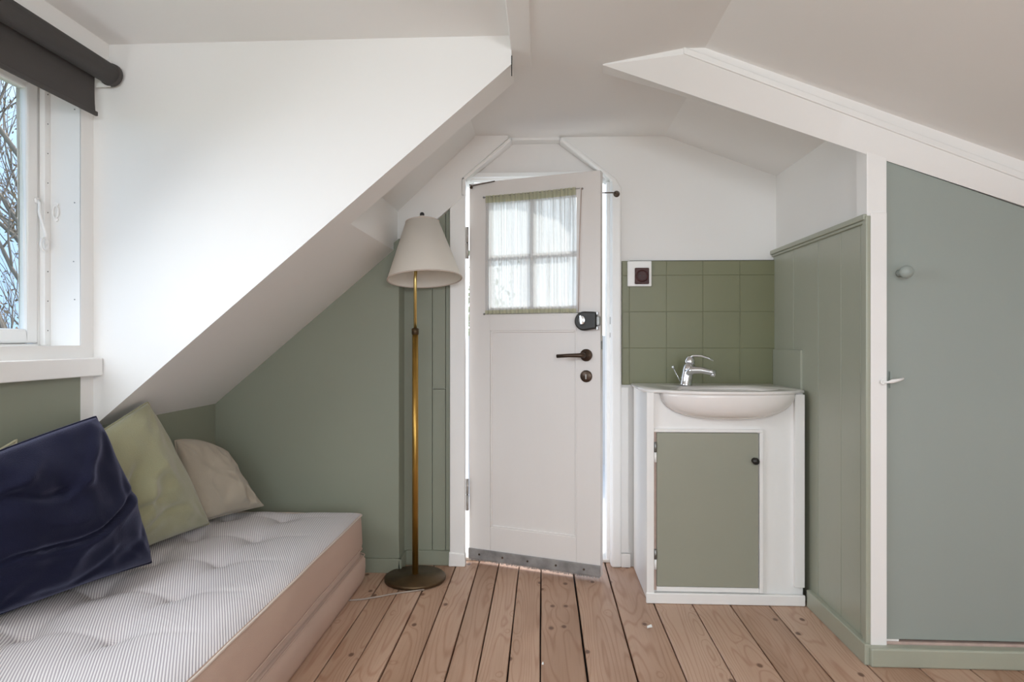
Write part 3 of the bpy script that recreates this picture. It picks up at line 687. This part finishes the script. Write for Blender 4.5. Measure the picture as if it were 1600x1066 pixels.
b = MB()
for k in range(3):
    a = R(120*k+20); b.tube([SM @ Vector((0, 0, Ht-.012)), SM @ Vector((.064*math.cos(a), .064*math.sin(a), Ht-.004))], .0016, None, 6)
b.build('shade_spider', 'brass_light', sh)
b = MB(); b.tube([(.004, 0, 1.225), (.012, -.004, 1.255)], .014, None, 18); b.tube([(.012, -.004, 1.255), (.020, 0, 1.33), (.028, 0, 1.385)], [.004, .004, .004], None, 8); b.build('lamp_socket', 'brass_dark', lp)
b = MB(); b.lathe([(.017, 0), (.015, .016), (.0125, .030)], None, 18, SM @ Matrix.Translation((0, 0, Ht-.006))); b.build('shade_cap', 'shade', lp)
b = MB(); b.lathe(sphere_prof(.0090, 10, .032), None, 16, SM @ Matrix.Translation((0, 0, Ht+.0))); b.build('finial', 'black', lp)
b = MB(); b.tube([(.055, -.108, .004), (-.0, -.128, .0035), (-.060, -.155, .0035), (-.10, -.180, .0035), (-.15, -.205, .0035), (-.185, -.215, .0035), (-.25, -.23, .0035)], .003, None, 8); b.build('cord', 'cord', lp)

# ------------------------------------------------------------------ daybed
BX0, BX1, BY0, BY1 = -1.318, -.688, .42, 2.425
db = empty('daybed', ((BX0+BX1)/2, (BY0+BY1)/2, 0), label='low rose beige daybed with a striped tufted mattress along the left wall', cat='bed')
def rounded(x0, x1, y0, y1, r, n=8):
    P_ = []
    for cx, cy_, a0_ in ((x1-r, y0+r, -90), (x1-r, y1-r, 0), (x0+r, y1-r, 90), (x0+r, y0+r, 180)):
        for k in range(n+1): a = R(a0_+90*k/n); P_.append((cx+r*math.cos(a), cy_+r*math.sin(a)))
    return P_
def stack(name, m, levels, wob=0, parent=db, cap=True, top=True):   # levels: (inset, z)
    bm = bmesh.new(); base = []
    src = rounded(BX0, BX1, BY0, BY1, .028)
    dense = []
    for i, p0 in enumerate(src):
        p1 = src[(i+1) % len(src)]; k = max(1, int(math.dist(p0, p1)/.03))
        for j in range(k): dense.append((p0[0]+(p1[0]-p0[0])*j/k, p0[1]+(p1[1]-p0[1])*j/k))
    cx, cy_ = (BX0+BX1)/2, (BY0+BY1)/2; rows = []
    for ins, z in levels:
        row = []
        for x, y in dense:
            dx, dy = x-cx, y-cy_; hx_, hy_ = (BX1-BX0)/2, (BY1-BY0)/2
            nx_ = cx+dx*(1-ins/hx_); ny_ = cy_+dy*(1-ins/hy_)
            o_ = wob*mnoise.noise(Vector((x*5, y*5, z*9)))
            row.append(bm.verts.new((nx_-cx+o_, ny_-cy_, z + wob*.6*mnoise.noise(Vector((x*4, y*6, 3))))))
        rows.append(row)
    for a, c_ in zip(rows, rows[1:]):
        for i in range(len(a)): bm.faces.new((a[i], a[(i+1) % len(a)], c_[(i+1) % len(a)], c_[i])).smooth = True
    if cap: bm.faces.new(rows[0][::-1])
    if cap and top: bm.faces.new(rows[-1])
    bmesh.ops.recalc_face_normals(bm, faces=bm.faces)
    me = bpy.data.meshes.new(name); bm.to_mesh(me); bm.free(); me.materials.append(M[m])
    o_ = bpy.data.objects.new(name, me); C.objects.link(o_); o_.parent = parent; return o_, dense
bo, _ = stack('base', 'side_f', [(.010, .001), (.001, .006), (-.010, .03), (-.013, .07), (-.012, .098), (-.006, .110), (.0, .116), (.003, .112), (.005, .118), (.004, .126), (.012, .131)], .0015)
mt, dense = stack('mattress', 'side_f', [(.008, .130), (.002, .134), (.001, .139), (-.002, .16), (-.001, .22), (.001, .262), (.004, .268)], .003, top=False)
# mattress top with tufts
DX = [-.95, -1.157]; DY = [1.38+.235*k for k in range(-4, 5)]
DX3 = [-.95, -1.157]
def topz(x, y):
    dxe = min(x-BX0, BX1-x); dye = min(y-BY0, BY1-y)
    ed = min(1, max(0, min(dxe, dye))/.07)
    z = .262 + .024*(1-(1-ed)**2.2)
    for a in DX3:
        for c_ in DY:
            d2_ = (x-a)**2+((y-c_)*.85)**2
            z -= .022*math.exp(-(d2_/.00030)**.6) + .017*math.exp(-d2_/.0036)
    # shallow creases through the tufts
    cx_ = min(abs(x-a) for a in DX3); cyy = min(abs(y-c_) for c_ in DY)
    z -= .0030*math.exp(-(cx_/.012)**2)*ed + .0030*math.exp(-(cyy/.012)**2)*ed*(1 if x < -.80 else max(0, (-.70-x)/.10))
    z += .004*mnoise.noise(Vector((x*4.5, y*4.5, 0)))*ed
    return z
bm = bmesh.new(); nx, ny = 120, 360; g = []
cxm, cym = (BX0+BX1)/2, (BY0+BY1)/2
for j in range(ny+1):
    row = []
    for i in range(nx+1):
        u, v = i/nx, j/ny; x = BX0+.003+(BX1-BX0-.006)*u; y = BY0+.003+(BY1-BY0-.006)*v
        rr = .025; qx = max(0, abs(x-cxm)-((BX1-BX0)/2-.003-rr)); qy = max(0, abs(y-cym)-((BY1-BY0)/2-.003-rr))
        if qx > 0 and qy > 0 and math.hypot(qx, qy) > rr:
            s_ = rr/math.hypot(qx, qy); x += (-1 if x > cxm else 1)*qx*(1-s_); y += (-1 if y > cym else 1)*qy*(1-s_)
        row.append(bm.verts.new((x-cxm, y-cym, topz(x, y))))
    g.append(row)
for j in range(ny):
    for i in range(nx): bm.faces.new((g[j][i], g[j][i+1], g[j+1][i+1], g[j+1][i])).smooth = True
me = bpy.data.meshes.new('quilted_top'); bm.to_mesh(me); bm.free(); me.materials.append(M['twill'])
qt = bpy.data.objects.new('quilted_top', me); C.objects.link(qt); qt.parent = mt
qt['label'] = 'grey and white striped tufted top'
def pipe(name, ins, z, r, m, par):
    hx_, hy_ = (BX1-BX0)/2, (BY1-BY0)/2; P_ = []
    for x, y in dense+[dense[0]]:
        dx, dy = x-cxm, y-cym
        P_.append((dx*(1-ins/hx_)+.002*mnoise.noise(Vector((x*5, y*7, 1))), dy*(1-ins/hy_), z+.003*mnoise.noise(Vector((x*6, y*5, 8)))))
    MB().tube(P_, r, None, 8, False).build(name, m, par)
pipe('piping', -.001, .266, .0032, 'pipe_f', mt); pipe('piping', -.002, .139, .0026, 'side_f', mt)
pipe('piping', -.010, .113, .0024, 'side_f', bo)
# ------------------------------------------------------------------ cushions
def cushion(name, TL, TR, BR, BL, front, back, m, label, seed, folds, pinch=.10, bulge=(), crease=1.0, sag=.0):
    TL, TR, BR, BL = map(Vector, (TL, TR, BR, BL)); n = 84
    cen = (TL+TR+BR+BL)/4; nr = ((TR-BL).cross(TL-BR)).normalized()
    if nr.dot(Vector((.3, -1, .2))) < 0: nr = -nr
    o_ = empty(name, (cen.x, cen.y, min(BR.z, BL.z)), label=label, cat='cushion')
    org = Vector((cen.x, cen.y, min(BR.z, BL.z)))
    bm = bmesh.new(); G = []
    for side in (1, -1):
        g = []
        for j in range(n+1):
            row = []
            for i in range(n+1):
                u, v = i/n, j/n; a, c_ = 2*u-1, 2*v-1
                # pincushion outline
                a2 = a*(1 - pinch*(1-c_*c_)*abs(a)**2); c2 = c_*(1 - pinch*(1-a*a)*abs(c_)**2)
                U, W = (a2+1)/2, (c2+1)/2
                p_ = BL*(1-U)*(1-W) + BR*U*(1-W) + TR*U*W + TL*(1-U)*W
                for (ea, ec, amt) in bulge:                    # convex or hollow outline, per side
                    if ea: p_ = p_ + (TR+BR-TL-BL).normalized()*ea*amt*(1-c_*c_)*max(0, a*ea)**3
                    if ec: p_ = p_ + (TR+TL-BR-BL).normalized()*ec*amt*(1-a*a)*max(0, c_*ec)**3
                pr = (max(0, (1-a*a))*max(0, (1-c_*c_)))
                t_ = pr**.42
                d_ = (front if side > 0 else back)*t_
                wv = 0
                for (pu, pv, ang, ln, wd, am) in folds:       # soft folds: centre, direction, length, width, height
                    du, dv = u-pu, v-pv; ca_, sa_ = math.cos(R(ang)), math.sin(R(ang))
                    e_ = du*ca_+dv*sa_; q0 = -du*sa_+dv*ca_ + .045*math.sin(e_*7+seed) + .03*mnoise.noise(Vector((u*5, v*5, seed)))
                    wv += am*math.exp(-(q0/wd)**2)*math.exp(-(e_/ln)**4)
                wp = Vector((u*1.7+seed, v*1.7, side)); wp = wp + Vector((mnoise.noise(wp*1.3), mnoise.noise(wp*1.3+Vector((7, 0, 0))), 0))*.5
                rd_ = 1-abs(mnoise.noise(wp*1.6))*2.2
                wv += crease*(.007*rd_ + .005*mnoise.noise(Vector((u*7+seed, v*7, side))))
                for (ca, cc) in ((-1, -1), (1, -1), (1, 1), (-1, 1)):     # gathers running out of the corners
                    dd_ = math.hypot(a-ca, c_-cc); th = math.atan2(c_-cc, a-ca)
                    wv += .0045*math.sin(th*11+seed+dd_*3)*math.exp(-((dd_-.40)/.28)**2)
                d_ += wv*min(1, t_*1.1)*(1 if side > 0 else .25)
                q_ = p_ + nr*side*d_ - Vector((0, 0, 1))*sag*pr
                row.append(bm.verts.new(q_-org))
            g.append(row)
        for j in range(n):
            for i in range(n):
                f_ = (g[j][i], g[j][i+1], g[j+1][i+1], g[j+1][i]); bm.faces.new(f_ if side > 0 else f_[::-1]).smooth = True
        G.append(g)
    edge = [G[0][0][i].co.copy() for i in range(n)] + [G[0][j][n].co.copy() for j in range(n)] + [G[0][n][n-i].co.copy() for i in range(n)] + [G[0][n-j][0].co.copy() for j in range(n+1)]
    bmesh.ops.remove_doubles(bm, verts=bm.verts, dist=1e-5); bmesh.ops.recalc_face_normals(bm, faces=bm.faces)
    me = bpy.data.meshes.new('cover'); bm.to_mesh(me); bm.free(); me.materials.append(M[m])
    cv = bpy.data.objects.new('cover', me); C.objects.link(cv); cv.parent = o_
    MB().tube(edge, .003, None, 6, False).build('seam', m, o_)
    return o_
cushion('blue_cushion', (-1.316, 1.30, .628), (-1.226, 1.70, .722), (-1.116, 1.775, .298), (-1.262, 1.375, .300), .100, .026, 'blue_f',
        'navy blue velvet cushion leaning at the near end of the daybed, front of the row', 2.0,
        [(.62, .40, 8, .55, .020, -.024), (.55, .36, 8, .6, .05, .014), (.80, .20, 20, .25, .035, -.012), (.72, .80, 38, .28, .035, .016), (.40, .74, -25, .22, .04, -.020), (.30, .86, 10, .2, .04, .018), (.90, .62, 65, .2, .03, -.010), (.45, .12, 6, .35, .03, -.010)], .035, [(1, 0, .012), (0, 1, .012)], 1.7)
cushion('green_cushion', (-1.312, 1.56, .56), (-1.238, 1.95, .738), (-1.158, 2.170, .295), (-1.245, 1.74, .300), .068, .018, 'green_f',
        'sage green velvet cushion in the middle, between the navy one and the beige one', 5.0,
        [(.45, .55, 48, .22, .045, -.020), (.60, .50, 42, .25, .05, .014), (.40, .35, 25, .25, .04, -.018), (.55, .22, 12, .22, .035, -.014), (.35, .75, 60, .2, .05, .012)], .03, [(1, 0, .006), (0, 1, .012)], 1.7)
cushion('beige_cushion', (-1.268, 2.150, .585), (-1.178, 2.345, .512), (-1.066, 2.395, .302), (-1.215, 2.120, .300), .050, .014, 'beige_f',
        'beige linen cushion with a pointed corner at the far end of the daybed', 9.0,
        [(.80, .22, 70, .16, .035, -.014), (.88, .15, 75, .12, .03, .012), (.70, .3, 60, .16, .04, .010), (.4, .7, 20, .3, .06, -.006)], .03, [(1, 0, -.012), (0, 1, .026)], 1.3)
cushion('cream_cushion', (-1.330, 1.26, .60), (-1.322, 1.548, .681), (-1.322, 1.50, .305), (-1.326, 1.22, .305), .008, .003, 'cream_f',
        'cream cushion mostly hidden behind the navy blue one, only a corner showing', 12.0, [], .03)

# paper scraps on the boards
def scrap(loc, s_, rz, label):
    b = MB(); b.prism([(-s_, -s_*.6), (s_*.9, -s_*.5), (s_, s_*.5), (-s_*.2, s_*.7)], 0, .0006, 'trim', axis='z'); b.hexa([(-s_*.2, 0, .0006), (s_*.9, -.2*s_, .0006), (s_, s_*.4, .0006), (-s_*.2, s_*.6, .0006), (-s_*.2, 0, .0012), (s_*.9, -.2*s_, .004), (s_, s_*.4, .005), (-s_*.2, s_*.6, .0012)], 'trim')
    tag(b.build('paper_scrap', loc=loc, rot=(0, 0, rz)), label, 'paper scrap')
scrap((.345, 2.10, .0002), .011, .4, 'white paper scrap on the floor just in front of the cabinet corner')
scrap((-.0, 1.843, .0002), .0045, 1.2, 'tiny white paper scrap on a floor seam, nearest the camera')

# ------------------------------------------------------------------ outside
tag(MB().box(-60, 60, -40, 80, -2.7, -2.6).build('ground', 'lawn'), **ST)
tag(MB().box(-1.4, 1.6, 2.84, 5.0, -.09, -.012).box(-1.4, 1.6, 4.92, 5.0, -.012, .97).build('landing_added_parapet', 'deck'), **ST)  # pale parapet added so the slit beside the door looks blown-out white

def tree(name, base, height, lean, seed, r0, depth, label, leafm=None, nleaf=0, lsize=.03, spread=.55, lichen=False):
    rd = random.Random(seed); root = empty(name, base, label=label, cat='tree')
    wood = MB(); tips = []; mids = []
    def grow(p, d, L_, r, lev):
        n = 5; pts = [p]; rs = [r]; q = p.copy(); dd_ = d.copy()
        for k in range(n):
            dd_ = (dd_ + Vector((rd.uniform(-1, 1), rd.uniform(-1, 1), rd.uniform(-.5, .9)))*.16).normalized()
            q = q + dd_*L_/n; pts.append(q.copy()); rs.append(r*(1-.45*(k+1)/n))
            if lev < depth and k >= 1 and rd.random() < .75:
                sd = (dd_ + Vector((rd.uniform(-1, 1), rd.uniform(-1, 1), rd.uniform(-.3, .7)))*spread*1.5).normalized()
                grow(q.copy(), sd, L_*rd.uniform(.45, .75), rs[-1]*rd.uniform(.45, .7), lev+1)
            if lev >= depth-1: mids.append((q.copy(), dd_.copy()))
        wood.tube(pts, rs, None, 8 if lev < 2 else (5 if lev < 4 else 3), True)
        if lev < depth:
            for _ in range(2):
                sd = (dd_ + Vector((rd.uniform(-1, 1), rd.uniform(-1, 1), rd.uniform(-.2, .8)))*spread).normalized()
                grow(q.copy(), sd, L_*rd.uniform(.6, .85), rs[-1]*.8, lev+1)
    grow(Vector((0, 0, 0)), Vector(lean).normalized(), height, r0, 0)
    wood.build('branches', 'bark', root)
    if nleaf:
        bm = bmesh.new()
        for _ in range(nleaf):
            p_, d_ = rd.choice(mids); c0 = p_ + Vector((rd.gauss(0, 1), rd.gauss(0, 1), rd.gauss(0, 1)))*lsize*3
            a_ = Vector((rd.uniform(-1, 1), rd.uniform(-1, 1), rd.uniform(-1, 1))).normalized(); b_ = a_.cross(Vector((rd.uniform(-1, 1), rd.uniform(-1, 1), rd.uniform(-1, 1)))).normalized()
            s_ = lsize*rd.uniform(.6, 1.3)
            vs_ = [bm.verts.new(c0 - a_*s_), bm.verts.new(c0 + b_*s_*.45 + a_*s_*.1), bm.verts.new(c0 + a_*s_), bm.verts.new(c0 - b_*s_*.45 + a_*s_*.1)]
            bm.faces.new(vs_)
        me = bpy.data.meshes.new('leaves'); bm.to_mesh(me); bm.free(); me.materials.append(M[leafm])
        lo_ = bpy.data.objects.new('leaves', me); C.objects.link(lo_); lo_.parent = root
    return root
tree('bare_tree', (-4.42, 5.25, -2.6), 2.9, (.0, 0, 1), 11, .12, 4, 'bare old tree with a thick mossy trunk outside the left window', 'bud', 1500, .022, .5)
tree('bare_tree', (-7.0, 8.4, -2.6), 3.0, (.1, 0, 1), 23, .2, 4, 'thinner bare tree farther off beyond the old tree, left window', 'bud', 1800, .028, .55)
tree('leafy_tree', (-2.6, 13.5, -2.6), 2.3, (0, 0, 1), 31, .2, 4, 'green leafy tree seen faintly through the sheer door curtain', 'leaf', 9000, .09, .6)
def bush(base, rad, n, seed, label):
    rd = random.Random(seed); bm = bmesh.new()
    for _ in range(n):
        a_ = Vector((rd.gauss(0, 1), rd.gauss(0, 1), rd.gauss(0, 1))).normalized()*rd.uniform(.55, 1)
        c0 = Vector((a_.x*rad[0], a_.y*rad[1], a_.z*rad[2]+rad[2])); s_ = rd.uniform(.03, .06)
        p_ = Vector((rd.uniform(-1, 1), rd.uniform(-1, 1), rd.uniform(-1, 1))).normalized(); b_ = p_.cross(Vector((.3, rd.uniform(-1, 1), 1))).normalized()
        bm.faces.new([bm.verts.new(c0-p_*s_), bm.verts.new(c0+b_*s_*.5), bm.verts.new(c0+p_*s_), bm.verts.new(c0-b_*s_*.5)])
    root = empty('garden_bush', base, label=label, cat='bush')
    me = bpy.data.meshes.new('leaves'); bm.to_mesh(me); bm.free(); me.materials.append(M['bud']); o_ = bpy.data.objects.new('leaves', me); C.objects.link(o_); o_.parent = root
    st_ = MB()
    for k in range(7):
        a = k*.9; st_.tube([(0, 0, 0), (.3*rad[0]*math.cos(a), .3*rad[1]*math.sin(a), rad[2]*.8), (.6*rad[0]*math.cos(a+.3), .6*rad[1]*math.sin(a+.3), rad[2]*1.6)], [.04, .03, .012], None, 6)
    st_.build('stems', 'bark', root)
bush((-9.6, 11.6, -2.6), (2.4, 1.8, 1.9), 16000, 4, 'brownish bush below the bare trees outside the left window')
